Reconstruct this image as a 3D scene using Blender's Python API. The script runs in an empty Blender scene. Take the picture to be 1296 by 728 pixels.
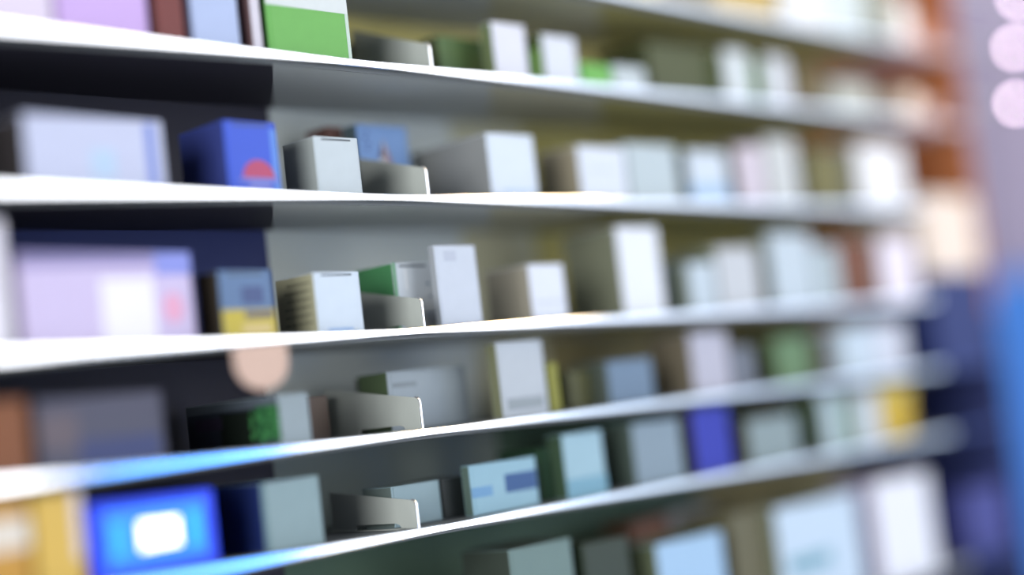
import bpy, bmesh, math, random
from mathutils import Matrix, Vector
random.seed(7)
SC = bpy.context.scene
COL = SC.collection

# ------------------------------------------------------------------ places (metres)
DIVIDER_SPOTS = [(1.2602, 0.402, 0.0299), (1.2325, 0.2519, 0.0331), (1.2038, 0.102, 0.033), (1.1845, -0.0104, 0.035), (1.1627, -0.1168, 0.0306)]
SHELF_Z = [0.5265, 0.398, 0.2479, 0.098, -0.0144, -0.1208, -0.33]
UNIT_X = (0.5772, 2.3372, 2.5275)
TINT_SPLIT = [(1.056, 1.205, 1.388, 1.585, 1.596, 1.823), (1.039, 1.189, 1.367, 1.564, 1.573, 1.8), (1.02, 1.169, 1.343, 1.54, 1.545, 1.772), (1.001, 1.15, 1.319, 1.516, 1.518, 1.745), (0.986, 1.135, 1.301, 1.498, 1.497, 1.724), (0.972, 1.122, 1.283, 1.48, 1.478, 1.705), (0.946, 1.095, 1.25, 1.447, 1.44, 1.667)]
BAY_SPLIT = [1.185, 1.162, 1.138, 1.631, 1.49]
TAG_AT = [(0.9423, -0.04, 0.0911), (0.9366, -0.04, 0.0464), (0.9082, -0.04, 0.0745), (0.9727, -0.04, 0.0706)]
CREAM = [(2.2825, -0.01, 0.1424), (2.5651, -0.01, 0.1373), (2.3175, -0.01, 0.2743)]
BULBS = [(2.6937, -0.03, 0.5425), (2.6684, -0.03, 0.4379), (2.7421, -0.03, 0.6413)]
FOCUS = 1.7507

# every carton: centre of the front foot edge (x, y), shelf top z, width, height, depth, colours
GOODS = [
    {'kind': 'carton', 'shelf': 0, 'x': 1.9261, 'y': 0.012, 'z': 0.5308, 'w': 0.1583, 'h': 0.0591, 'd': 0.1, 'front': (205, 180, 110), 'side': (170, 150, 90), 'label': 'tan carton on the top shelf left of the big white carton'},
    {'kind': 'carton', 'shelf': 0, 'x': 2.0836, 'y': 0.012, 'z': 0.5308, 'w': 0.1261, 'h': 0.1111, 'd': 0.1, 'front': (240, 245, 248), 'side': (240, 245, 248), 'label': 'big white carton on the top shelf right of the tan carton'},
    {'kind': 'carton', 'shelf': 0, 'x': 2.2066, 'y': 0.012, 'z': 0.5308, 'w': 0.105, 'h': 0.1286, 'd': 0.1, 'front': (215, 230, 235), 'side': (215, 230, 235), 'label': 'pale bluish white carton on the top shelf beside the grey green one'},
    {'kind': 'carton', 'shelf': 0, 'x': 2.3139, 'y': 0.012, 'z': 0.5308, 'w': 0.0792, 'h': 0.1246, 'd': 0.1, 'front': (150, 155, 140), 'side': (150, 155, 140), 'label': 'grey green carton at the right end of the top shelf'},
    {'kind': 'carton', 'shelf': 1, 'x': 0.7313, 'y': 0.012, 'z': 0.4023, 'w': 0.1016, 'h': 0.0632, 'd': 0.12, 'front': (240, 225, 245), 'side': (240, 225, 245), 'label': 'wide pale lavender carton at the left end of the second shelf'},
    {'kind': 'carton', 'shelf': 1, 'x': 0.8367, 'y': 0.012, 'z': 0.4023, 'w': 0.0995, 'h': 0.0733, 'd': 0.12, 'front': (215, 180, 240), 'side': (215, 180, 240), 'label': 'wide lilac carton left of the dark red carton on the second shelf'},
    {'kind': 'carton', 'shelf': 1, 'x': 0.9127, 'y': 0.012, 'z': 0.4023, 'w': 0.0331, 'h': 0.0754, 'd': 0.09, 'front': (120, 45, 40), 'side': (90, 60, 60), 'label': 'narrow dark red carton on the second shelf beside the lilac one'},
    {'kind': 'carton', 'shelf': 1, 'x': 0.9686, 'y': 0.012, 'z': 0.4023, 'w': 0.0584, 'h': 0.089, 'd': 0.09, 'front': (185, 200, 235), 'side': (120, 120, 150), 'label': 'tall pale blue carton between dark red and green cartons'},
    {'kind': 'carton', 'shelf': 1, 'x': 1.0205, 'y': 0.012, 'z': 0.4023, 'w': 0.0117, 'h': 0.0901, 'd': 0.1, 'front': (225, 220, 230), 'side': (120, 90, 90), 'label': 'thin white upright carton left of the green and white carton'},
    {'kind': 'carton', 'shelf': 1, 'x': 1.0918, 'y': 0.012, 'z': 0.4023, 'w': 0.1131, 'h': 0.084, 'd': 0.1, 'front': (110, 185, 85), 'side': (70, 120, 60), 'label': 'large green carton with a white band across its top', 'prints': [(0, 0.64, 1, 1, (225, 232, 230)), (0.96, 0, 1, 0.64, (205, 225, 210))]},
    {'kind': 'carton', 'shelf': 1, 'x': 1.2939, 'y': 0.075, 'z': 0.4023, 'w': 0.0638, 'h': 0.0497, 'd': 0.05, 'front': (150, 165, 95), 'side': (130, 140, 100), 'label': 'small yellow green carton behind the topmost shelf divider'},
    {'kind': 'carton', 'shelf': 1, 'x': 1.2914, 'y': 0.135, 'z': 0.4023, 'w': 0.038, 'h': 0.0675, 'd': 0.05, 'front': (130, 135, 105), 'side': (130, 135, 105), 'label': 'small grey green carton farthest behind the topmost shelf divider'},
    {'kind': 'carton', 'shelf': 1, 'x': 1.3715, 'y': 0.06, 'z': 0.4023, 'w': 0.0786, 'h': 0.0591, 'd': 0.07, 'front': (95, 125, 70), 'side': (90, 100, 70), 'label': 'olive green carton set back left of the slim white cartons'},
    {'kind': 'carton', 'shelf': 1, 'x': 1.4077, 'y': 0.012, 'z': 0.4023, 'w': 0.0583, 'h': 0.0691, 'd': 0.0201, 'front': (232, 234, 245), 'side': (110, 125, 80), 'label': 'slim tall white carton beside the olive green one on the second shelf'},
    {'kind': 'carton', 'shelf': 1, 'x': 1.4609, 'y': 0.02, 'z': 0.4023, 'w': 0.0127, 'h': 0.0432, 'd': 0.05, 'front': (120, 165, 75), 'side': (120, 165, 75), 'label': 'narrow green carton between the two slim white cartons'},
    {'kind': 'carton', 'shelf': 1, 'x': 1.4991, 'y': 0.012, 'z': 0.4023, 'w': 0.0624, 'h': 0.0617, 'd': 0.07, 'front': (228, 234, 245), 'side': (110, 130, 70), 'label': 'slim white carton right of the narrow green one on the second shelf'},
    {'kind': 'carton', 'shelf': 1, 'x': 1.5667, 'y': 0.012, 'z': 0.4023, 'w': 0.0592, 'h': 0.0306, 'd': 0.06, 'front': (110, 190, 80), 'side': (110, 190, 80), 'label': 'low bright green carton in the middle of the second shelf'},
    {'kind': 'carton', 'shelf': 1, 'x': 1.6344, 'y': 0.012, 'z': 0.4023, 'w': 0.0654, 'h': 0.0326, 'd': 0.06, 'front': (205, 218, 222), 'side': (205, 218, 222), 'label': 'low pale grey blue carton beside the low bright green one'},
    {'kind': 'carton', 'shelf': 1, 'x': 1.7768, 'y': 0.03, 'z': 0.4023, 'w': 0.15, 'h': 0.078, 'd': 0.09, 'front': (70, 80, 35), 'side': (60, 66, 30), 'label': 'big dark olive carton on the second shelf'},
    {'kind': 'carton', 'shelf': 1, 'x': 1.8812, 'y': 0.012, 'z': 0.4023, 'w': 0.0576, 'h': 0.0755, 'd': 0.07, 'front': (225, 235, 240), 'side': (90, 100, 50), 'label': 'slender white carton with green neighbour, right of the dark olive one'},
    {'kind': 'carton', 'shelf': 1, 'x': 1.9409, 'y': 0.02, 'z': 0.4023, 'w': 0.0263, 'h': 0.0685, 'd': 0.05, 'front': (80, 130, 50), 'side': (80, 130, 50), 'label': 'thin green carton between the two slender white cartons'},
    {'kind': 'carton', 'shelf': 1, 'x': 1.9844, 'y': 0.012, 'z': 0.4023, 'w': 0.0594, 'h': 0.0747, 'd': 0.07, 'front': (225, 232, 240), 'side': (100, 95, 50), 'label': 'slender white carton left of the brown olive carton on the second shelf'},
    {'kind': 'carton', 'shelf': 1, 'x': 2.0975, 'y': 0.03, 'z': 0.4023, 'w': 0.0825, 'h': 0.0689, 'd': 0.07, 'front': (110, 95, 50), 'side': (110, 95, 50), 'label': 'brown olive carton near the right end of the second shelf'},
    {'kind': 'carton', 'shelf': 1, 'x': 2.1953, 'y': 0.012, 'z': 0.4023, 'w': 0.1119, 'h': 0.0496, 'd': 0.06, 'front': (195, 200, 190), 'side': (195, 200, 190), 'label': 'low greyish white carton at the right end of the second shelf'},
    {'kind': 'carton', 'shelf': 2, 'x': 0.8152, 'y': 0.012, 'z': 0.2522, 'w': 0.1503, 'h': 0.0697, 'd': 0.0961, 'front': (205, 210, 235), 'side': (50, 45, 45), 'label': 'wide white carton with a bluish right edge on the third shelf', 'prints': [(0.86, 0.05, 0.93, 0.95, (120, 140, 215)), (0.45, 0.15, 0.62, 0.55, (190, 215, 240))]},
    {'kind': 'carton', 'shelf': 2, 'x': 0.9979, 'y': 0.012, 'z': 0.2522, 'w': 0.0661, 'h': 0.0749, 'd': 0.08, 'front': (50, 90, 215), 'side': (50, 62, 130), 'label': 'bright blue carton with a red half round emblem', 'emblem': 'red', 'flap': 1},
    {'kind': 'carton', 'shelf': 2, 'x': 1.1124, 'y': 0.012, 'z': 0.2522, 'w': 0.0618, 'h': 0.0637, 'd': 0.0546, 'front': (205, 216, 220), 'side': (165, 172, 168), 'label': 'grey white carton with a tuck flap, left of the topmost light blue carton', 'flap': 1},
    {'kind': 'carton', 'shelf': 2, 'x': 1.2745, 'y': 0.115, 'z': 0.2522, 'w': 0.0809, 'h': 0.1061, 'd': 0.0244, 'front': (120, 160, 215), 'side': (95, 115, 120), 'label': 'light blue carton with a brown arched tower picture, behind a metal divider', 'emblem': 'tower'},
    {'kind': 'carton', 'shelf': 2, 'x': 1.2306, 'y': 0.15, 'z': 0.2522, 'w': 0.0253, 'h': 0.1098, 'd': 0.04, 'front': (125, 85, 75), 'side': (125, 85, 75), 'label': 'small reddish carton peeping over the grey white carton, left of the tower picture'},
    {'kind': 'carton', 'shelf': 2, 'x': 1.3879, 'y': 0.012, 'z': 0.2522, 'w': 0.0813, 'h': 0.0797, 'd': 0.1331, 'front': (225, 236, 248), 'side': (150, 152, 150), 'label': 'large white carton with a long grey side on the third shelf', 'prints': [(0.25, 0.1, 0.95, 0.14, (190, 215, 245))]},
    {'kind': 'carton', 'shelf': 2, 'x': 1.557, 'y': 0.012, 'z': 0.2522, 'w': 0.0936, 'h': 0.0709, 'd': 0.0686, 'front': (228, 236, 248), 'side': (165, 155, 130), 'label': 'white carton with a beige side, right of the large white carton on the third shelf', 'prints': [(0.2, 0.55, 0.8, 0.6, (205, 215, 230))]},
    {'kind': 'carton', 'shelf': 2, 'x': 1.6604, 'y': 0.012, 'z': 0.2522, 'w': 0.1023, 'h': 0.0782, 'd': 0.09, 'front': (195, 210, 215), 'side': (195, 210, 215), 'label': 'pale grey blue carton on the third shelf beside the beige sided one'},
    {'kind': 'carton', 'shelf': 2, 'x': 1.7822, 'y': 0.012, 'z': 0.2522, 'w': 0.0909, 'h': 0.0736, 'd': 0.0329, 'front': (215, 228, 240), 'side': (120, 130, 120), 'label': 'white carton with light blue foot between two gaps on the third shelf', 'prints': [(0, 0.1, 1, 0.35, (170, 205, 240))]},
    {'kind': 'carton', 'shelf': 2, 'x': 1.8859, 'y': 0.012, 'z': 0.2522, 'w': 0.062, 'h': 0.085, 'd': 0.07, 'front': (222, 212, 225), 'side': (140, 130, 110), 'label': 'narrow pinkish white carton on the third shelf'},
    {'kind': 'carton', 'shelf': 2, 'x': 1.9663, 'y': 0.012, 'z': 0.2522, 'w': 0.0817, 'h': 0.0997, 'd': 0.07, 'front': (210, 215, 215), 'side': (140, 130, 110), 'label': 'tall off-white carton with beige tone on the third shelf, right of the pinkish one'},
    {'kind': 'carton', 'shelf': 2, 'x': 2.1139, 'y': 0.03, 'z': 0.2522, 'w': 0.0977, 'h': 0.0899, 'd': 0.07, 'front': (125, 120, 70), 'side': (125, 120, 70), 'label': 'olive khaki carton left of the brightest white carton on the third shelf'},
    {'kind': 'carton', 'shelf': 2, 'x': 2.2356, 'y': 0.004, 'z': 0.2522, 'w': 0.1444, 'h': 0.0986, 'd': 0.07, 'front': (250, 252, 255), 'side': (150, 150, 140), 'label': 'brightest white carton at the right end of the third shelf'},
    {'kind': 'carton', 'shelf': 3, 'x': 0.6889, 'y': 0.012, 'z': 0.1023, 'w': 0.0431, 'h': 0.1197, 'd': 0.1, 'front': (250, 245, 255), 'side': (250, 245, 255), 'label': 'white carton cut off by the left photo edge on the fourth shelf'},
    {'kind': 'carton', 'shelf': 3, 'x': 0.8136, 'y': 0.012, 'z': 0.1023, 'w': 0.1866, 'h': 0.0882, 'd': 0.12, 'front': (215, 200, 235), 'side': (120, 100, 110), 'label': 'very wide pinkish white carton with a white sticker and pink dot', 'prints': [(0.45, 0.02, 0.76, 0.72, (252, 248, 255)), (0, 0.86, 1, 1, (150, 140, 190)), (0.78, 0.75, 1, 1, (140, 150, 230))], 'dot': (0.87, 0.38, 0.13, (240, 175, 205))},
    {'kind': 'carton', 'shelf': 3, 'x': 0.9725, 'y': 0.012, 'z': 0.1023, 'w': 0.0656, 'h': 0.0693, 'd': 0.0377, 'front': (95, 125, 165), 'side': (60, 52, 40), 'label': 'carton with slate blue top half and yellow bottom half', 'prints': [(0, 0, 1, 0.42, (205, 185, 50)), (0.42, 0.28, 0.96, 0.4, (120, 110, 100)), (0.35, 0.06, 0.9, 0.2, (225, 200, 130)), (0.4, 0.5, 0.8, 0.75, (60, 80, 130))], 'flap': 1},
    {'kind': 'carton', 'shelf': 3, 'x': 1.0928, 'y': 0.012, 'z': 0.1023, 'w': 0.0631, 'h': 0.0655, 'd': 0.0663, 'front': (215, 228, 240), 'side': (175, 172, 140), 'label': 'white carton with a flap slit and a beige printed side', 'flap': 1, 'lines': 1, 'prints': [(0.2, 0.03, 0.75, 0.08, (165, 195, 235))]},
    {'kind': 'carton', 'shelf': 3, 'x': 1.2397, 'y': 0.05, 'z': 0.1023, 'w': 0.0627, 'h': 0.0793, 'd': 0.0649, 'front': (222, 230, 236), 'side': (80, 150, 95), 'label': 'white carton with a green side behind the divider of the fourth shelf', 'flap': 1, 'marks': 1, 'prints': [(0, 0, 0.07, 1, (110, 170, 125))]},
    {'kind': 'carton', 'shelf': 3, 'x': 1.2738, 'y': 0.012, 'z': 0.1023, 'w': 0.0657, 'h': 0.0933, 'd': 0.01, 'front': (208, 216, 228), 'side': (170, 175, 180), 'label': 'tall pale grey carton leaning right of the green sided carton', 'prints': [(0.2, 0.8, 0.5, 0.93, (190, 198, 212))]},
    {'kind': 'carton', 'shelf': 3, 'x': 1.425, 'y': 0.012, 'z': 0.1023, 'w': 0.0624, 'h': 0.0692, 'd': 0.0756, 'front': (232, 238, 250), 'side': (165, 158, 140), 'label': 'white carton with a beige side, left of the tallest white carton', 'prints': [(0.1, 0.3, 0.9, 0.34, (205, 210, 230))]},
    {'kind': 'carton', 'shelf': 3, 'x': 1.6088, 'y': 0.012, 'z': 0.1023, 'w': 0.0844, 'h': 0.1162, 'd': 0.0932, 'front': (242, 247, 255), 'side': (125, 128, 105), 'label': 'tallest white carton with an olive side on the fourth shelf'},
    {'kind': 'carton', 'shelf': 3, 'x': 1.7152, 'y': 0.04, 'z': 0.1023, 'w': 0.0397, 'h': 0.0744, 'd': 0.05, 'front': (80, 95, 90), 'side': (80, 95, 90), 'label': 'thin dark filler for the shaded gap beside the tallest white carton'},  # dark block standing in for the shade of an empty gap
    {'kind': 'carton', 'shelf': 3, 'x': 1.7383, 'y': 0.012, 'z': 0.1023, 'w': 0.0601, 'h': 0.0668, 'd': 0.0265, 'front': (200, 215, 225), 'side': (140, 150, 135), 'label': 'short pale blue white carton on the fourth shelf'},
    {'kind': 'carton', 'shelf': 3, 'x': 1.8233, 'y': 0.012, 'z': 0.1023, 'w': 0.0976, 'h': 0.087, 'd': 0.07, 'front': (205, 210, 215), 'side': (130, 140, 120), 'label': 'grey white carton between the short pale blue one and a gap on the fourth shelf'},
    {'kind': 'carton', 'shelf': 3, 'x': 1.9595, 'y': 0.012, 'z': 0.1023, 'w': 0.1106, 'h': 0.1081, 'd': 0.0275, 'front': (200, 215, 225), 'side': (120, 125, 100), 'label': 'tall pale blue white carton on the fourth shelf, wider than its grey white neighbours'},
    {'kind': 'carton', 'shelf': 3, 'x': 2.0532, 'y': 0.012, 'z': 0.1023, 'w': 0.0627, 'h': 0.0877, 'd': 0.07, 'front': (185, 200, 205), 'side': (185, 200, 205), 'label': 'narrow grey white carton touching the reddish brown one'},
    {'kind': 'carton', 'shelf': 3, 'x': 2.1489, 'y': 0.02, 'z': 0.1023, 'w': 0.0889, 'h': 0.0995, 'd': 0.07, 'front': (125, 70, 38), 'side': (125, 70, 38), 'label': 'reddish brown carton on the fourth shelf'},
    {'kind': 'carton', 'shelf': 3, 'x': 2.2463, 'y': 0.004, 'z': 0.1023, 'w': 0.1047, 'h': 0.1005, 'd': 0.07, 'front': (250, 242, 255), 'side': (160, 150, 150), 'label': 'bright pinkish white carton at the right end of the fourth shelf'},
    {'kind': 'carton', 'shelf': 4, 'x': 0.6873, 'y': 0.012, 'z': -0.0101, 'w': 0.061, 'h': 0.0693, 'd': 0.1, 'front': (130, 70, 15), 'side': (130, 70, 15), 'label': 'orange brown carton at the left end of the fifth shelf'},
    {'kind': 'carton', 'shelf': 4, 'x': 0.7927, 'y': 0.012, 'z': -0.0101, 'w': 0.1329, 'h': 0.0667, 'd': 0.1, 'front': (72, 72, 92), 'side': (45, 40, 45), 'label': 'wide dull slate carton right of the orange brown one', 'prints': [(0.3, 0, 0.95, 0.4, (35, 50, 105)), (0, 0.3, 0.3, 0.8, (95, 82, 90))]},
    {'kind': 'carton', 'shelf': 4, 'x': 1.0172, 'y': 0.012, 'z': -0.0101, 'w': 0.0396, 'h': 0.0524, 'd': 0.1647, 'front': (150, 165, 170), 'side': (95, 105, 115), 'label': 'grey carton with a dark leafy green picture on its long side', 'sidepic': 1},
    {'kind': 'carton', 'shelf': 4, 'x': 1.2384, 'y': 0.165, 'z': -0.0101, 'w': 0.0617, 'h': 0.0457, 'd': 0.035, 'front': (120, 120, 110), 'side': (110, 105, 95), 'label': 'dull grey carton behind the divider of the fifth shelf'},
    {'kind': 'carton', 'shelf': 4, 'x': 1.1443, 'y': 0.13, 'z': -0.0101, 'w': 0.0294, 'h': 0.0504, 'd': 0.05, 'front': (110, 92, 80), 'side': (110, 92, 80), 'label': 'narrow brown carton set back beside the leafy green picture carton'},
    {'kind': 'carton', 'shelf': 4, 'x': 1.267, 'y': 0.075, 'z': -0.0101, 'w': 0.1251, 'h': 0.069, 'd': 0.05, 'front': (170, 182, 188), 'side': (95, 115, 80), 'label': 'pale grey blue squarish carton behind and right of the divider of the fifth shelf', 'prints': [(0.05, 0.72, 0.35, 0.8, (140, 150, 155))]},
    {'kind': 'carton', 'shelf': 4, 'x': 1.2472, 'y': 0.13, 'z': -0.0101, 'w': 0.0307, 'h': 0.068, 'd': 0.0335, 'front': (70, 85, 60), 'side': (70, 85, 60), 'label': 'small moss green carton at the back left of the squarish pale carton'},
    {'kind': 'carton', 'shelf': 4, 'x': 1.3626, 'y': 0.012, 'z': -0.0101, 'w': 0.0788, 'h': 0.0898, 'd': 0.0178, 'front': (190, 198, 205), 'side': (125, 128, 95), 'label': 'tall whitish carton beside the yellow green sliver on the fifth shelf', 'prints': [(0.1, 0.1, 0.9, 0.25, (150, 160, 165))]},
    {'kind': 'carton', 'shelf': 4, 'x': 1.4159, 'y': 0.012, 'z': -0.0101, 'w': 0.0179, 'h': 0.0605, 'd': 0.06, 'front': (135, 135, 35), 'side': (135, 135, 35), 'label': 'thin yellow green carton against the tall whitish one'},
    {'kind': 'carton', 'shelf': 4, 'x': 1.5041, 'y': 0.05, 'z': -0.0101, 'w': 0.0443, 'h': 0.0499, 'd': 0.06, 'front': (95, 95, 50), 'side': (95, 95, 50), 'label': 'low olive carton on the fifth shelf left of the dusty blue one'},
    {'kind': 'carton', 'shelf': 4, 'x': 1.5713, 'y': 0.02, 'z': -0.0101, 'w': 0.0888, 'h': 0.0562, 'd': 0.07, 'front': (110, 135, 160), 'side': (90, 100, 90), 'label': 'dusty blue carton on the fifth shelf'},
    {'kind': 'carton', 'shelf': 4, 'x': 1.7342, 'y': 0.012, 'z': -0.0101, 'w': 0.0834, 'h': 0.084, 'd': 0.07, 'front': (190, 190, 205), 'side': (120, 110, 90), 'label': 'tall pinkish grey carton on the fifth shelf'},
    {'kind': 'carton', 'shelf': 4, 'x': 1.808, 'y': 0.012, 'z': -0.0101, 'w': 0.0482, 'h': 0.06, 'd': 0.07, 'front': (115, 122, 135), 'side': (115, 122, 135), 'label': 'short slate grey carton beside the tall pinkish grey one'},
    {'kind': 'carton', 'shelf': 4, 'x': 1.9573, 'y': 0.03, 'z': -0.0101, 'w': 0.0921, 'h': 0.0692, 'd': 0.07, 'front': (105, 140, 95), 'side': (90, 100, 60), 'label': 'pale green carton near the right end of the fifth shelf'},
    {'kind': 'carton', 'shelf': 4, 'x': 2.0502, 'y': 0.04, 'z': -0.0101, 'w': 0.0408, 'h': 0.0682, 'd': 0.07, 'front': (80, 65, 35), 'side': (80, 65, 35), 'label': 'dark brown carton left of the last white cartons on the fifth shelf'},
    {'kind': 'carton', 'shelf': 4, 'x': 2.1141, 'y': 0.012, 'z': -0.0101, 'w': 0.0858, 'h': 0.0763, 'd': 0.07, 'front': (205, 222, 235), 'side': (205, 222, 235), 'label': 'first bluish white carton at the right end of the fifth shelf'},
    {'kind': 'carton', 'shelf': 4, 'x': 2.2064, 'y': 0.012, 'z': -0.0101, 'w': 0.0834, 'h': 0.0773, 'd': 0.07, 'front': (220, 225, 238), 'side': (220, 225, 238), 'label': 'last white carton at the right end of the fifth shelf, beside the bluish one'},
    {'kind': 'carton', 'shelf': 5, 'x': 0.6742, 'y': 0.012, 'z': -0.1165, 'w': 0.069, 'h': 0.0889, 'd': 0.1, 'front': (205, 150, 45), 'side': (205, 150, 45), 'label': 'yellow carton with a whitish upper half at the left end of the sixth shelf', 'prints': [(0.2, 0.5, 1, 0.8, (235, 225, 210))]},
    {'kind': 'carton', 'shelf': 5, 'x': 0.7381, 'y': 0.012, 'z': -0.1165, 'w': 0.0484, 'h': 0.0889, 'd': 0.1, 'front': (225, 185, 80), 'side': (225, 185, 80), 'label': 'golden yellow carton with a pale right border on the sixth shelf', 'prints': [(0.82, 0.3, 1, 1, (225, 215, 225))]},
    {'kind': 'glow_box', 'shelf': 5, 'x': 0.8398, 'y': 0.012, 'z': -0.1165, 'w': 0.1375, 'h': 0.0737, 'd': 0.06, 'front': (8, 70, 215), 'side': (5, 30, 120), 'label': 'blue carton with an added white glow on its front, sixth shelf'},
    {'kind': 'carton', 'shelf': 5, 'x': 1.0084, 'y': 0.02, 'z': -0.1165, 'w': 0.0752, 'h': 0.0716, 'd': 0.101, 'front': (140, 165, 168), 'side': (25, 45, 105), 'label': 'grey carton with a navy side on the sixth shelf', 'prints': [(0, 0, 0.06, 1, (90, 125, 130))], 'lines': 1},
    {'kind': 'carton', 'shelf': 5, 'x': 1.2071, 'y': 0.05, 'z': -0.1165, 'w': 0.0734, 'h': 0.0459, 'd': 0.05, 'front': (150, 175, 180), 'side': (120, 135, 130), 'label': 'crumpled pale grey carton behind the divider of the sixth shelf'},
    {'kind': 'carton', 'shelf': 5, 'x': 1.2682, 'y': 0.05, 'z': -0.1165, 'w': 0.0402, 'h': 0.046, 'd': 0.05, 'front': (45, 52, 52), 'side': (45, 52, 52), 'label': 'small black carton between pale grey and blue banded cartons'},
    {'kind': 'carton', 'shelf': 5, 'x': 1.3201, 'y': 0.02, 'z': -0.1165, 'w': 0.1109, 'h': 0.058, 'd': 0.014, 'front': (150, 190, 205), 'side': (90, 110, 100), 'label': 'wide light blue carton with a dark blue band', 'prints': [(0.5, 0.35, 0.98, 0.72, (40, 85, 140)), (0, 0.35, 0.3, 0.55, (110, 160, 200))]},
    {'kind': 'carton', 'shelf': 5, 'x': 1.4215, 'y': 0.04, 'z': -0.1165, 'w': 0.0367, 'h': 0.0637, 'd': 0.07, 'front': (35, 75, 45), 'side': (35, 75, 45), 'label': 'narrow dark green carton right of the blue banded one'},
    {'kind': 'carton', 'shelf': 5, 'x': 1.4547, 'y': 0.012, 'z': -0.1165, 'w': 0.073, 'h': 0.0786, 'd': 0.0265, 'front': (160, 195, 208), 'side': (60, 85, 60), 'label': 'upright pale cyan carton on the sixth shelf', 'prints': [(0, 0, 1, 0.3, (120, 170, 190))]},
    {'kind': 'carton', 'shelf': 5, 'x': 1.5993, 'y': 0.012, 'z': -0.1165, 'w': 0.0975, 'h': 0.0805, 'd': 0.07, 'front': (135, 155, 168), 'side': (80, 95, 85), 'label': 'hazy grey blue carton between the cyan and the royal blue cartons'},
    {'kind': 'carton', 'shelf': 5, 'x': 1.7165, 'y': 0.012, 'z': -0.1165, 'w': 0.081, 'h': 0.0889, 'd': 0.07, 'front': (28, 45, 175), 'side': (60, 50, 45), 'label': 'royal blue carton on the sixth shelf'},
    {'kind': 'carton', 'shelf': 5, 'x': 1.8583, 'y': 0.012, 'z': -0.1165, 'w': 0.1202, 'h': 0.0644, 'd': 0.07, 'front': (140, 158, 160), 'side': (80, 75, 50), 'label': 'grey white low carton right of the royal blue one'},
    {'kind': 'carton', 'shelf': 5, 'x': 2.0106, 'y': 0.012, 'z': -0.1165, 'w': 0.0509, 'h': 0.0857, 'd': 0.07, 'front': (185, 205, 210), 'side': (60, 80, 40), 'label': 'narrow white carton left of the narrow green one on the sixth shelf'},
    {'kind': 'carton', 'shelf': 5, 'x': 2.0703, 'y': 0.02, 'z': -0.1165, 'w': 0.0287, 'h': 0.0752, 'd': 0.07, 'front': (120, 155, 125), 'side': (120, 155, 125), 'label': 'narrow green carton between two white ones on the sixth shelf'},
    {'kind': 'carton', 'shelf': 5, 'x': 2.1147, 'y': 0.012, 'z': -0.1165, 'w': 0.0588, 'h': 0.0807, 'd': 0.07, 'front': (210, 218, 225), 'side': (210, 218, 225), 'label': 'white carton beside the round yellow tub on the sixth shelf'},
    {'kind': 'tub', 'shelf': 5, 'x': 2.2289, 'y': 0.012, 'z': -0.1165, 'w': 0.1216, 'h': 0.0889, 'd': 0.07, 'front': (228, 190, 40), 'side': (228, 190, 40), 'label': 'round yellow tub with a lid on the sixth shelf'},
    {'kind': 'carton', 'shelf': 6, 'x': 1.3586, 'y': 0.012, 'z': -0.3257, 'w': 0.1067, 'h': 0.1647, 'd': 0.08, 'front': (110, 135, 130), 'side': (60, 70, 60), 'label': 'dim grey carton on the lowest shelf, its top just in view'},
    {'kind': 'carton', 'shelf': 6, 'x': 1.4746, 'y': 0.012, 'z': -0.3257, 'w': 0.0836, 'h': 0.153, 'd': 0.08, 'front': (40, 55, 38), 'side': (40, 55, 38), 'label': 'dark green carton on the lowest shelf'},
    {'kind': 'carton', 'shelf': 6, 'x': 1.6794, 'y': 0.11, 'z': -0.3257, 'w': 0.0769, 'h': 0.1534, 'd': 0.05, 'front': (120, 75, 50), 'side': (120, 75, 50), 'label': 'rusty brown carton on the lowest shelf behind the light blue one'},
    {'kind': 'carton', 'shelf': 6, 'x': 1.7748, 'y': 0.11, 'z': -0.3257, 'w': 0.0984, 'h': 0.1597, 'd': 0.05, 'front': (120, 120, 120), 'side': (120, 120, 120), 'label': 'dim grey carton on the lowest shelf behind the light blue one'},
    {'kind': 'carton', 'shelf': 6, 'x': 1.6399, 'y': 0.012, 'z': -0.3257, 'w': 0.1383, 'h': 0.1334, 'd': 0.07, 'front': (170, 205, 235), 'side': (110, 120, 90), 'label': 'light blue carton on the lowest shelf'},
    {'kind': 'carton', 'shelf': 6, 'x': 1.7938, 'y': 0.03, 'z': -0.3257, 'w': 0.0827, 'h': 0.149, 'd': 0.0785, 'front': (105, 100, 70), 'side': (105, 100, 70), 'label': 'olive grey carton on the lowest shelf left of the big bluish white one'},
    {'kind': 'carton', 'shelf': 6, 'x': 1.941, 'y': 0.012, 'z': -0.3257, 'w': 0.2105, 'h': 0.1453, 'd': 0.08, 'front': (205, 225, 242), 'side': (120, 125, 100), 'label': 'big bluish white carton on the lowest shelf with a teal patch', 'prints': [(0.1, 0.35, 0.6, 0.5, (120, 170, 185))]},
    {'kind': 'carton', 'shelf': 6, 'x': 2.1659, 'y': 0.004, 'z': -0.3257, 'w': 0.1661, 'h': 0.1532, 'd': 0.08, 'front': (245, 247, 255), 'side': (190, 180, 210), 'label': 'tall brightest white carton at the right end of the lowest shelf'},
]

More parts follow.
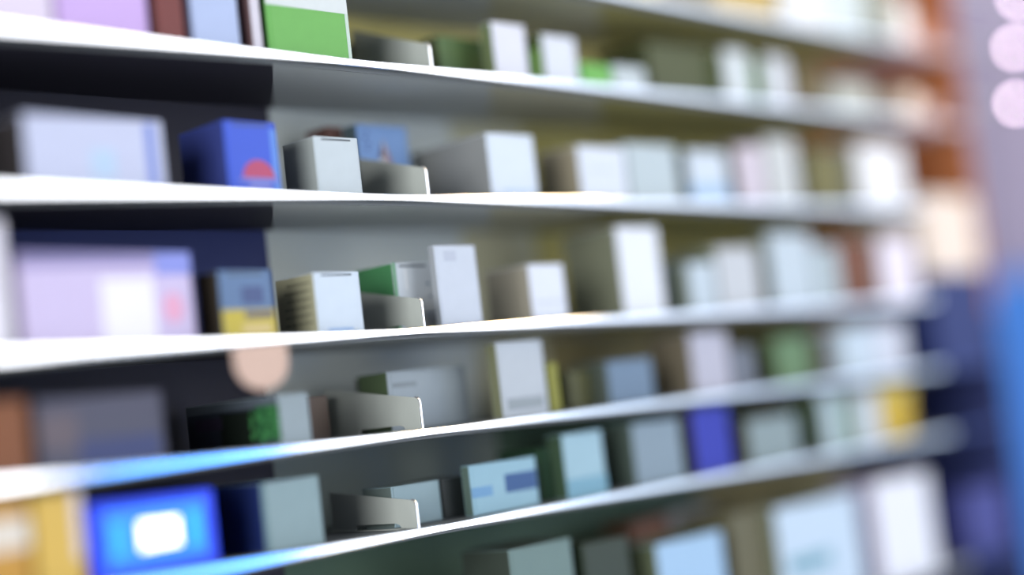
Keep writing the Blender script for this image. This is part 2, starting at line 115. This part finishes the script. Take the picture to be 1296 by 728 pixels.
# ------------------------------------------------------------------ materials
def lin(c):
    return tuple((v/255/12.92 if v/255 <= .04045 else ((v/255+.055)/1.055)**2.4) for v in c[:3])
MATS = {}
def mat(c, rough=.55, metal=0., scale=60, amt=.06, gain=.54, spec=.4, emit=0.):
    key = (tuple(c), rough, metal, scale, amt, gain, emit)
    if key in MATS: return MATS[key]
    m = bpy.data.materials.new('surface'); m.use_nodes = True
    nt = m.node_tree; b = nt.nodes['Principled BSDF']
    base = [min(.92, v*gain) for v in lin(c)]
    tc = nt.nodes.new('ShaderNodeTexCoord'); n = nt.nodes.new('ShaderNodeTexNoise')
    n.inputs['Scale'].default_value = scale; n.inputs['Detail'].default_value = 3
    nt.links.new(tc.outputs['Object'], n.inputs['Vector'])
    r = nt.nodes.new('ShaderNodeMixRGB'); r.blend_type = 'MIX'
    r.inputs[1].default_value = (*[v*(1-amt) for v in base], 1)
    r.inputs[2].default_value = (*[min(.95, v*(1+amt)) for v in base], 1)
    nt.links.new(n.outputs['Fac'], r.inputs[0]); nt.links.new(r.outputs[0], b.inputs['Base Color'])
    b.inputs['Roughness'].default_value = rough; b.inputs['Metallic'].default_value = metal
    b.inputs['Specular IOR Level'].default_value = spec
    if emit:
        b.inputs['Emission Color'].default_value = (*lin(c), 1); b.inputs['Emission Strength'].default_value = emit
    MATS[key] = m
    return m
EDGE = mat((246, 247, 255), .085, 1., 8, .02, 1.)
METAL = mat((190, 196, 200), .5, .3, 20, .05)
UNDER = mat((120, 125, 126), .6, 0, 10, .06)
PLATE = mat((158, 162, 155), .5, 0, 25, .08, .9)
INK = mat((60, 70, 90), .6)

# ------------------------------------------------------------------ mesh helpers
def add_box(bm, x0, x1, y0, y1, z0, z1, mi=0, bevel=0.):
    v = [bm.verts.new((x, y, z)) for x in (x0, x1) for y in (y0, y1) for z in (z0, z1)]
    fs = []
    for q in ((0,1,3,2), (4,6,7,5), (0,4,5,1), (2,3,7,6), (0,2,6,4), (1,5,7,3)):
        f = bm.faces.new([v[i] for i in q]); f.material_index = mi; fs.append(f)
    if bevel:
        es = list({e for f in fs for e in f.edges})
        bmesh.ops.bevel(bm, geom=es, offset=bevel, segments=2, affect='EDGES', profile=.5)
    return fs
def add_prism(bm, pts, axis, a, b, mi=0):
    """outline pts (2D) extruded along axis 'x' (pts=y,z) or 'y' (pts=x,z)"""
    mk = (lambda p, t: (t, p[0], p[1])) if axis == 'x' else (lambda p, t: (p[0], t, p[1]))
    A = [bm.verts.new(mk(p, a)) for p in pts]; Bv = [bm.verts.new(mk(p, b)) for p in pts]
    fs = [bm.faces.new(A), bm.faces.new(Bv[::-1])]
    for i in range(len(pts)):
        j = (i+1) % len(pts); fs.append(bm.faces.new((A[j], A[i], Bv[i], Bv[j])))
    for f in fs: f.material_index = mi
    return fs
def link(name, bm, mats, parent=None, loc=(0, 0, 0), smooth=False):
    bmesh.ops.recalc_face_normals(bm, faces=bm.faces[:])
    me = bpy.data.meshes.new(name); bm.to_mesh(me); bm.free()
    for m in (mats if isinstance(mats, (list, tuple)) else [mats]): me.materials.append(m)
    if smooth: me.polygons.foreach_set('use_smooth', [True]*len(me.polygons))
    o = bpy.data.objects.new(name, me); COL.objects.link(o); o.location = loc
    if parent: o.parent = parent
    return o
def root(name, label, cat, loc, rz=0, group=None):
    o = bpy.data.objects.new(name, None); o.empty_display_size = .02; COL.objects.link(o)
    o.location = loc; o.rotation_euler = (0, 0, rz)
    o['label'] = label; o['category'] = cat
    if group: o['group'] = group
    return o
def struct(o, label=None):
    o['kind'] = 'structure'
    if label: o['label'] = label
    return o

# ------------------------------------------------------------------ room
bm = bmesh.new(); add_box(bm, -4, 6, -5, 2, -1.36, -1.3)
struct(link('floor', bm, mat((225, 225, 225), .3, 0, 3, .05, 1.)), 'pale grey shop floor')
bm = bmesh.new(); add_box(bm, -4, UNIT_X[2]+.03, .26, .34, -1.3, 1.6)
struct(link('wall_back', bm, mat((150, 155, 150), .8, 0, 5, .05)), 'grey wall behind the shelving')
bm = bmesh.new(); add_box(bm, 3.6, 3.68, -.3, 2, .18, 1.6)
struct(link('wall_end', bm, mat((205, 195, 225), .8, 0, 5, .05, .7)), 'lavender end wall')
bm = bmesh.new(); add_box(bm, 3.57, 3.6, -.3, 2, -1.3, .18)
struct(link('trim_1', bm, mat((70, 130, 235), .5, 0, 6, .15, 1.3)), 'blue panelling on the lower end wall')

# ------------------------------------------------------------------ shelving
X0, X1, X2 = UNIT_X
DEEP = .215
unit = root('shelving_unit', 'long white metal shelving unit filled with medicine cartons', 'shelving', (0, 0, -1.3))
U = Vector((0, 0, 1.3))
def shelf(parent, xa, xb, z, edge=EDGE, board=UNDER, tints=None):
    bm = bmesh.new()
    add_box(bm, xa, xb, .0015, DEEP, z-.002, z+.004)                  # board
    add_box(bm, xa, xb, .010, .012, z-.0075, z-.002)                    # folded hem under the lip
    s = link('shelf', bm, board, parent, U)
    if tints:
        for pts, m in tints:                                           # thin sheets added below for colour: dark left, grey to olive right
            bm = bmesh.new(); lo = [bm.verts.new((x, y, z-.0028)) for x, y in pts]; hi = [bm.verts.new((x, y, z-.0021)) for x, y in pts]
            bm.faces.new(lo[::-1]); bm.faces.new(hi)
            for k in range(4): bm.faces.new((lo[k], lo[(k+1)%4], hi[(k+1)%4], hi[k]))
            link('underside_tint', bm, m, s)
    bm = bmesh.new()
    # rounded front lip, slightly tilted up
    pts = [(.0015, z-.0040), (-.0006, z-.0037), (-.0012, z-.003), (-.0012, z+.003), (-.0006, z+.0040), (.0015, z+.0043)]
    add_prism(bm, pts, 'x', xa, xb)
    link('front_edge', bm, edge, s)
    return s
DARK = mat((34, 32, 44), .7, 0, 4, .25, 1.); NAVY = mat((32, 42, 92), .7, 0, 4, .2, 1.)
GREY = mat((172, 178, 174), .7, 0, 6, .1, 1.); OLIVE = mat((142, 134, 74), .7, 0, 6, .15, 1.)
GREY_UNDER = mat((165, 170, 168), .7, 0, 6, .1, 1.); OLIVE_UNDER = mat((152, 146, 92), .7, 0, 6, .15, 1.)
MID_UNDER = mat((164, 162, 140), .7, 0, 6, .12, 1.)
for z, (a0, a1, b0, b1, c0, c1) in zip(SHELF_Z, TINT_SPLIT):
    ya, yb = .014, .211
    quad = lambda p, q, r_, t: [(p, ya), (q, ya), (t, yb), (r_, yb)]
    shelf(unit, X0, X1, z, tints=[(quad(X0, a0, X0, a1), DARK), (quad(a0, b0, a1, b1), GREY_UNDER),
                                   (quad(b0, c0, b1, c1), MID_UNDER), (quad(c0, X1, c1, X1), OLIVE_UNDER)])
zt, zb = .85, -1.3
def panel(name, xa, xb, z0, z1, m, parent=unit):
    bm = bmesh.new(); add_box(bm, xa, xb, DEEP+.0005, DEEP+.010, z0, z1, bevel=.0005)
    return link(name, bm, m, parent, U)
s0, s1, s2, s3, s4 = BAY_SPLIT
MID = mat((162, 160, 134), .7, 0, 6, .12, 1.)
panel('back_panel', X0, s0, SHELF_Z[2], zt, DARK)
panel('back_panel', X0, s1, SHELF_Z[3], SHELF_Z[2], NAVY)
panel('back_panel', X0, s2, zb, SHELF_Z[3], DARK)
GOLD = mat((188, 176, 108), .7, 0, 6, .12, 1.); GREEN = mat((66, 88, 72), .7, 0, 6, .2, 1.); BROWN = mat((118, 108, 70), .7, 0, 6, .2, 1.)
TEAL = mat((112, 122, 118), .7, 0, 6, .12, 1.)
Z = SHELF_Z
panel('back_panel', s0, X1, Z[1], zt, GOLD)
panel('back_panel', s0, s4, Z[2], Z[1], GREY); panel('back_panel', s4, s3, Z[2], Z[1], MID); panel('back_panel', s3, X1, Z[2], Z[1], OLIVE)
panel('back_panel', s1, s4, Z[3], Z[2], GREY); panel('back_panel', s4, s3, Z[3], Z[2], MID); panel('back_panel', s3, X1, Z[3], Z[2], OLIVE)
panel('back_panel', s2, s4, Z[4], Z[3], GREY); panel('back_panel', s4, s3, Z[4], Z[3], MID); panel('back_panel', s3, X1, Z[4], Z[3], BROWN)
panel('back_panel', s2, s3-.12, Z[5], Z[4], TEAL); panel('back_panel', s3-.12, s3+.45, Z[5], Z[4], GREEN); panel('back_panel', s3+.45, X1, Z[5], Z[4], BROWN)
panel('back_panel', s2, s3+.3, zb, Z[5], GREEN); panel('back_panel', s3+.3, X1, zb, Z[5], BROWN)
bm = bmesh.new()
for x in (X0-.012,):
    add_box(bm, x, x+.012, 0, DEEP, zb, zt, bevel=.001)
link('upright', bm, METAL, unit, U)
bm = bmesh.new(); add_box(bm, X0, X1, .0, DEEP, zb, zb+.09); link('plinth', bm, METAL, unit, U)
for z in (-.56, -.82, -1.06): shelf(unit, X0, X1, z)

bay = root('end_shelving_bay', 'narrow end bay with orange brown upper back and navy lower shelves', 'shelving', (0, 0, -1.3))
BLUE_EDGE = mat((60, 80, 150), .5, .2, 12, .05)
WARM = mat((235, 215, 220), .5, .0, 12, .05)
xa = X1+.0005
for z in SHELF_Z[:2]: shelf(bay, xa, X2, z, WARM, WARM)
for z in SHELF_Z[4:]: shelf(bay, xa, X2, z, BLUE_EDGE, mat((40, 52, 105), .6))
panel('back_panel', xa, X2, SHELF_Z[3]-.03, zt, mat((215, 135, 70), .6, 0, 14, .35, 1.1), bay)
panel('back_panel', xa, X2, zb, SHELF_Z[3]-.03, mat((22, 24, 42), .7, 0, 8, .2), bay)
bm = bmesh.new(); add_box(bm, X2, X2+.010, .0, DEEP, SHELF_Z[3]-.03, zt, bevel=.001); link('upright', bm, mat((185, 110, 60), .6), bay, U)
bm = bmesh.new(); add_box(bm, X2, X2+.010, .0, DEEP, zb, SHELF_Z[3]-.03, bevel=.001); link('upright', bm, mat((40, 52, 110), .6), bay, U)

# ------------------------------------------------------------------ goods
def rect(bm, w, h, r, y0, y1, mi=0):
    u0, v0, u1, v1 = r
    add_box(bm, -w/2+u0*w, -w/2+u1*w, y0, y1, v0*h, v1*h, mi)
def carton(g):
    w, h, d = g['w'], g['h'], g['d']
    label = g['label']
    t = root('medicine_carton', label, 'box', (g['x'], g['y'], g['z']), g.get('yaw', 0), GROUPS[g['shelf']])
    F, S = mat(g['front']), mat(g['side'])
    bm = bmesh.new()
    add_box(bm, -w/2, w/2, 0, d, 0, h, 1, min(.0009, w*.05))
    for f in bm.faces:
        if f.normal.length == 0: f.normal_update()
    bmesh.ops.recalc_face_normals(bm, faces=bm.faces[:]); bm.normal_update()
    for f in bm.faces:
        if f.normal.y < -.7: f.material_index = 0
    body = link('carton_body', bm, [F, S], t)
    fl = g.get('flap')
    # tucked end flap: a slightly proud panel, with a slit and two thumb notches above it when it is in focus
    bm = bmesh.new()
    top = .93 if fl else .975
    add_box(bm, -w*.46, w*.46, -.0006, 0, h*.03, h*top, 0, .0002)
    link('tuck_flap', bm, F, t)
    if fl:
        bm = bmesh.new(); add_box(bm, -w*.33, w*.33, -.0003, .0002, h*.935, h*.962)
        link('flap_slit', bm, mat((70, 80, 85)), t)
    for i, p in enumerate(g.get('prints', [])):
        bm = bmesh.new(); rect(bm, w, h, p[:4], -.00085-.0001*i, -.0002)
        link('printed_panel', bm, mat(p[4], .5), t)
    if g.get('dot'):
        cx, cz, r, c = g['dot']; bm = bmesh.new()
        add_prism(bm, [((-.5+cx)*w+math.cos(a)*h*r, cz*h+math.sin(a)*h*r*1.3) for a in [k*math.pi/12 for k in range(24)]], 'y', -.0012, -.0002)
        link('round_sticker', bm, mat(c), t)
    if g.get('emblem') == 'red':
        R = h*.26; cx, cz = w*.08, h*.20
        bm = bmesh.new()
        add_prism(bm, [(cx+math.cos(k*math.pi/16)*R*1.05, cz+math.sin(k*math.pi/16)*R) for k in range(17)], 'y', -.001, -.0003)
        link('red_emblem', bm, mat((190, 70, 110)), t)
        bm = bmesh.new(); rect(bm, w, h, (.2, .15, .96, .205), -.0011, -.0003); rect(bm, w, h, (.38, 0.02, .80, .15), -.0011, -.0003)
        link('emblem_band', bm, mat((120, 130, 215)), t)
        bm = bmesh.new(); rect(bm, w, h, (.86, .02, .99, .9), -.0009, -.0003)
        link('printed_panel', bm, mat((95, 145, 230)), t)
    if g.get('emblem') == 'tower':
        # a curved sail-shaped tower, sunlit right half, shaded left half with pale windows
        x0, x1, mid, zb_, H_ = -.16*w, .17*w, -.01*w, .30*h, .53*h
        def side(x, p): return [(x+(mid-x)*(k/8)**p, zb_+H_*k/8) for k in range(8)]
        bm = bmesh.new(); add_prism(bm, side(x0, 2.6)+[(mid, zb_+H_), (mid, zb_)], 'y', -.0010, -.0003)
        link('tower_shade_side', bm, mat((85, 72, 95)), t)
        bm = bmesh.new(); add_prism(bm, side(x1, 2.0)+[(mid, zb_+H_), (mid, zb_)], 'y', -.0010, -.0003)
        link('tower_sunlit_side', bm, mat((165, 120, 115)), t)
        bm = bmesh.new()
        for k in range(4): rect(bm, w, h, (.39, .34+.075*k, .47, .385+.075*k), -.0012, -.0003)
        rect(bm, w, h, (.485, .30, .505, .82), -.0012, -.0003)
        link('tower_windows', bm, mat((235, 240, 245)), t)
        bm = bmesh.new()
        for k, (a, b) in enumerate(((.16, .93), (.12, .86), (.17, .80), (.15, .74))): rect(bm, w, h, (a, b-.045, a+.05, b), -.001, -.0003)
        link('printed_mark', bm, mat((60, 90, 150)), t)
    if g.get('marks'):
        bm = bmesh.new()
        for (a, b, c, e) in ((.80, .66, .86, .70), (.84, .48, .89, .51), (.72, .24, .95, .27), (.72, .17, .78, .21), (.80, .15, .83, .21), (.86, .16, .95, .20), (.74, .09, .84, .13), (.88, .08, .94, .14)):
            rect(bm, w, h, (a, b, c, e), -.0009, -.0003)
        link('printed_text', bm, mat((95, 125, 160)), t)
        bm = bmesh.new(); rect(bm, w, h, (.28, .6, .32, .9), -.0009, -.0003)
        link('fold_line', bm, mat((245, 248, 250)), t)
    if g.get('lines'):
        bm = bmesh.new(); rr = random.Random(3)
        for k in range(6):
            z = h*(.84-.13*k); y = d*.12
            while y < d*.72:
                l = d*rr.uniform(.05, .14); add_box(bm, -w/2-.0004, -w/2+.0002, y, y+l, z, z+h*.028); y += l+d*.03
        link('side_print', bm, mat(tuple(int(v*.72) for v in g['side'])), t)
    if g.get('sidepic'):
        sides = [((.02, .04, .98, .80), (52, 60, 74)), ((.0, .12, .24, .82), (42, 105, 58)), ((.24, .02, .62, .86-.1), (14, 28, 18)), ((.6, .45, .9, .7), (58, 48, 72))]
        for i, (r, c) in enumerate(sides):
            bm = bmesh.new(); add_box(bm, -w/2-.0004-.0001*i, -w/2+.0002, d*r[0], d*r[2], h*r[1], h*r[3])
            link('side_picture', bm, mat(c, .6, 0, 90, .4), t)
        bm = bmesh.new(); rr = random.Random(5)
        for k in range(26):
            y = d*rr.uniform(.02, .3); z = h*rr.uniform(.12, .72); s = rr.uniform(.002, .004)
            add_prism(bm, [(y+math.cos(a)*s, z+math.sin(a)*s*1.2) for a in [q*math.pi/3 for q in range(6)]], 'x', -w/2-.0009, -w/2+.0001)
        link('leaf_print', bm, mat((75, 150, 85)), t)
    return t
GROUPS = ['goods on the cropped top shelf', 'goods on the second shelf', 'goods on the third shelf', 'goods on the fourth shelf',
          'goods on the fifth shelf', 'goods on the sixth shelf', 'goods on the lowest shelf']
def glow_box(g):
    w, h, d = g['w'], g['h'], g['d']
    t = root('blue_glow_carton', g['label'], 'glow_box', (g['x'], g['y'], g['z']), 0)  # blue carton given an invented glow; not a real device
    bm = bmesh.new(); add_box(bm, -w/2, w/2, 0, d, 0, h, 0, .003); link('blue_body', bm, mat((5, 50, 205), .4, gain=1.), t)
    bm = bmesh.new(); add_box(bm, -w*.40, w*.40, -.001, .0, h*.16, h*.88, 0, .0004); link('added_blue_glow', bm, mat((15, 110, 245), .4, gain=1., emit=.25), t)  # emissive surround added for the cyan halo
    bm = bmesh.new(); add_box(bm, -w*.14, w*.18, -.002, -.0009, h*.34, h*.70, 0, .0003); link('added_white_glow', bm, mat((240, 235, 255), .4, emit=3.), t)  # emissive patch added as the white glow spot
    for x0 in (-.36, .27):
        bm = bmesh.new(); add_box(bm, x0*w, (x0+.09)*w, -.0018, -.0009, h*.30, h*.74)
        link('added_side_glow', bm, mat((20, 150, 255), .4, emit=1.0), t)  # emissive strips added on both sides of the glow
def tub(g):
    w, h = g['w'], g['h']; r = w/2
    t = root('yellow_tub', g['label'], 'tub', (g['x'], g['y']+r, g['z']), 0)
    def lathe(name, prof, m):
        bm = bmesh.new(); N = 40; rings = []
        for (R, z) in prof: rings.append([bm.verts.new((R*math.cos(2*math.pi*k/N), R*math.sin(2*math.pi*k/N), z)) for k in range(N)])
        for a, b in zip(rings, rings[1:]):
            for k in range(N): bm.faces.new((a[k], a[(k+1)%N], b[(k+1)%N], b[k]))
        bm.faces.new(rings[0][::-1]); bm.faces.new(rings[-1])
        return link(name, bm, m, t, smooth=False)
    lathe('tub_body', [(r*.86, 0), (r*.9, .001), (r*.97, h*.78), (r*.97, h*.8)], mat(g['front'], .45))
    lathe('lid', [(r, h*.8), (r, h*.93), (r*.97, h*.95), (r*.6, h*.97), (r*.55, h)], mat((215, 195, 95), .45))
for g in GOODS:
    {'carton': carton, 'glow_box': glow_box, 'tub': tub}[g['kind']](g)

# ------------------------------------------------------------------ shelf dividers
DL = ['topmost of the five metal shelf dividers, in front of small green cartons', 'metal shelf divider beside the carton with the tower picture',
      'metal shelf divider in front of the green sided carton', 'metal shelf divider in front of the squarish pale carton',
      'lowest metal shelf divider, in front of the crumpled pale grey carton']
RIM = mat((250, 252, 255), .3, .9, 20, .01, 1.)
for i, (x, z, h) in enumerate(DIVIDER_SPOTS):
    t = root('shelf_divider', DL[i], 'shelf divider', (x, .003, z+.0003), 0, 'metal shelf dividers down the middle of the shelving')
    L = (.13, .112, .107, .16, .145)[i]; rise = (.36, .28, .19, .14, .10)[i]*L; r = .006; tk = .0007
    arc = [(r-math.cos(a)*r, h-r+math.sin(a)*r) for a in [k*math.pi/14 for k in range(8)]]
    foot = [(.105, 0), (.105, .006), (.036, .006), (.030, .0045), (.026, 0)] if i > 1 else []
    pts = [(0, 0)] + arc + [(L, h+rise), (L, 0)] + foot
    bm = bmesh.new(); add_prism(bm, pts, 'x', -tk, tk); link('plate', bm, PLATE, t)
    # bright rolled rim round the front edge and corner
    bm = bmesh.new(); out = [(-.0012, 0)] + [(y-.0012*math.cos(a), zz+.0012*math.sin(a)) for (y, zz), a in zip(arc, [k*math.pi/14 for k in range(8)])]
    inn = [(0, 0)] + arc
    add_prism(bm, out + inn[::-1], 'x', -tk*1.7, tk*1.7); link('front_rim', bm, RIM, t)
    bm = bmesh.new(); add_box(bm, -.012, -tk, .02, L, 0, .0008); link('foot_flange', bm, PLATE, t)

# ------------------------------------------------------------------ hanging tag under the fourth shelf edge
(a, b, c, d_) = TAG_AT
W_ = d_[0]-c[0]; ztop = SHELF_Z[3]-.001; zbot = b[2]; cx = a[0]
t = root('shelf_tag', 'beige round ended tag hanging below the fourth shelf edge, under the blue and yellow carton', 'tag', (cx, -.04, ztop-.0035), 0)
bm = bmesh.new(); Hh = ztop-.0035-zbot; r = W_/2
pts = [(-r, -.002), (-r, -Hh+r*.85)] + [(-math.cos(k*math.pi/16)*r, -Hh+r*.85-math.sin(k*math.pi/16)*r*.85) for k in range(1, 16)] + [(r, -Hh+r*.85), (r, -.002)]
add_prism(bm, pts, 'y', -.0015, .0); link('tag_card', bm, mat((222, 188, 168), .6), t)
bm = bmesh.new(); add_box(bm, -.006, .006, 0.0, .0384, -.0006, .0, 0); link('clip_arm', bm, METAL, t)

# ------------------------------------------------------------------ end bay contents
cl, cr, ct = CREAM
xl = X1+.006; xr = X2-.004
zs4 = SHELF_Z[4]+.0043
def simple_box(name, label, x0, x1, y0, d, z0, z1, front, side, group='goods in the end bay', cat='box'):
    t = root(name, label, cat, ((x0+x1)/2, y0, z0), 0, group); w = x1-x0
    bm = bmesh.new(); add_box(bm, -w/2, w/2, 0, d, 0, z1-z0, 0, .001); link('carton_body', bm, mat(front), t)
    bm = bmesh.new(); add_box(bm, -w*.46, w*.46, -.0006, 0, (z1-z0)*.04, (z1-z0)*.95, 0, .0002); link('tuck_flap', bm, mat(front), t)
simple_box('storage_carton', 'navy carton under the big cream carton in the end bay', xl, xr, .004, .15, zs4, cl[2]-.001, (24, 44, 110), (24, 40, 90))
simple_box('storage_carton', 'big cream carton on top of the navy carton in the end bay', xl, xr, .004, .15, cl[2], ct[2], (250, 232, 215), (230, 205, 180))
simple_box('medicine_carton', 'orange white carton on the left of the warm lit shelf in the end bay', xl, xl+.05, .01, .07, SHELF_Z[1]+.0043, SHELF_Z[1]+.05, (252, 235, 215), (220, 190, 150))
simple_box('medicine_carton', 'pale pink carton on the warm lit shelf in the end bay', xl+.06, xl+.11, .01, .07, SHELF_Z[1]+.0043, SHELF_Z[1]+.035, (240, 205, 195), (220, 190, 150))
simple_box('medicine_carton', 'white carton on the top shelf of the end bay', xl, xl+.05, .004, .07, SHELF_Z[0]+.0043, SHELF_Z[0]+.08, (252, 250, 250), (220, 200, 190))
simple_box('medicine_carton', 'dusty rose carton on the top shelf of the end bay', xl+.07, xr-.02, .02, .07, SHELF_Z[0]+.0043, SHELF_Z[0]+.05, (205, 150, 130), (200, 150, 130))
simple_box('medicine_carton', 'violet carton on the lowest shelf of the end bay', xl+.05, xr, .02, .08, SHELF_Z[6]+.0043, SHELF_Z[6]+.11, (70, 75, 150), (60, 60, 130))

# ------------------------------------------------------------------ wall lamps at the far right
BL = ['round pinkish lamp, middle one at the right photo edge', 'round pinkish lamp, lowest one at the right photo edge', 'round pinkish lamp, topmost one at the right photo edge']
for (x, y, z), lb in zip(BULBS, BL):
    t = root('upright_lamp', lb, 'lamp', (x, y, z), 0, 'small round lamps on the end upright')
    bm = bmesh.new(); bmesh.ops.create_uvsphere(bm, u_segments=20, v_segments=12, radius=.0065)
    link('bulb', bm, mat((255, 225, 245), .4, emit=22.), t, (0, 0, 0), True)
    bm = bmesh.new(); bmesh.ops.create_cone(bm, cap_ends=True, segments=24, radius1=.004, radius2=.006, depth=.022, matrix=Matrix.Translation((0, .0165, 0)) @ Matrix.Rotation(math.pi/2, 4, 'X'))
    link('lamp_holder', bm, METAL, t)
    xe = X2+.0101                                                        # arm back to the upright
    bm = bmesh.new(); add_box(bm, min(xe-x, -.004), .003, .024, .028, -.003, .003); link('lamp_arm', bm, METAL, t)

# ------------------------------------------------------------------ light
def area(name, loc, target, sx, sy, power, color):
    l = bpy.data.lights.new(name, 'AREA'); l.shape = 'RECTANGLE'; l.size = sx; l.size_y = sy; l.energy = power; l.color = color
    o = bpy.data.objects.new(name, l); COL.objects.link(o); o.location = loc
    o.rotation_euler = (Vector(target)-Vector(loc)).to_track_quat('-Z', 'Y').to_euler()
    return o
area('edge_reflection_upper_left', (2.9, -3.0, 1.1), (2.9, 0, 1.1), 3.4, 1.8, 96, (.93, .95, 1))  # unseen bright panel added for the shelf edges to mirror
area('edge_reflection_upper_right', (6.3, -3.0, 1.1), (6.3, 0, 1.1), 3.4, 1.8, 38, (.66, .78, 1))  # added panel, dimmer and bluish, for edge reflections farther right
area('edge_reflection_lower_left', (1.85, -3.0, -.3), (1.85, 0, -.3), 1.2, 1.0, 20, (.93, .95, 1))  # added panel mirrored by the lower edges at the left end
area('edge_reflection_lower_middle', (3.9, -3.0, -.3), (3.9, 0, -.3), 1.0, 1.0, 14, (.86, .92, 1))  # added panel that keeps the lower middle edges white
area('edge_reflection_lower_right', (6.2, -3.0, -.3), (6.2, 0, -.3), 3.5, 1.0, 15, (.58, .75, 1))  # added panel giving the lower right edges a bluish reflection
area('side_fill_light', (-2.3, -1.3, .6), (1.2, .1, .1), 1.8, 1.8, 210, (.95, .97, 1))  # unseen fill added from the left to brighten carton sides and dividers
area('warm_shelf_light', (2.6, -.45, 1.25), (2.5, .1, .45), .4, .3, 13, (1, .74, .42))
area('added_blue_light', (2.93, -3.0, -.3), (2.93, 0, -.3), .75, .75, 10, (.0, .27, 1))  # unseen blue source added to tint the lower left shelf edges
w = bpy.data.worlds.new('room_ambient'); SC.world = w; w.use_nodes = True
w.node_tree.nodes['Background'].inputs[0].default_value = (.78, .86, 1, 1); w.node_tree.nodes['Background'].inputs[1].default_value = .7

# ------------------------------------------------------------------ camera
cam = bpy.data.cameras.new('camera'); co = bpy.data.objects.new('camera', cam); COL.objects.link(co)
yaw, pitch, roll = 0.7624, 0.0763, -0.1152
f = Vector((math.cos(pitch)*math.cos(yaw), math.cos(pitch)*math.sin(yaw), math.sin(pitch)))
r = f.cross(Vector((0, 0, 1))).normalized(); u = r.cross(f)
R = math.cos(roll)*r + math.sin(roll)*u; Up = math.cos(roll)*u - math.sin(roll)*r
m = Matrix((R, Up, -f)).transposed().to_4x4(); m.translation = Vector((0, -1.2886, 0)); co.matrix_world = m
cam.sensor_width = 36; cam.lens = 2000/1296*36; cam.clip_start = .05
cam.dof.use_dof = True; cam.dof.focus_distance = FOCUS; cam.dof.aperture_fstop = cam.lens/1000/.142
SC.camera = co
SC.view_settings.view_transform = 'Standard'; SC.view_settings.look = 'None'
SC.view_settings.gamma = 1; SC.view_settings.use_curve_mapping = False; SC.view_settings.exposure = -0.13
SC.cycles.use_denoising = True
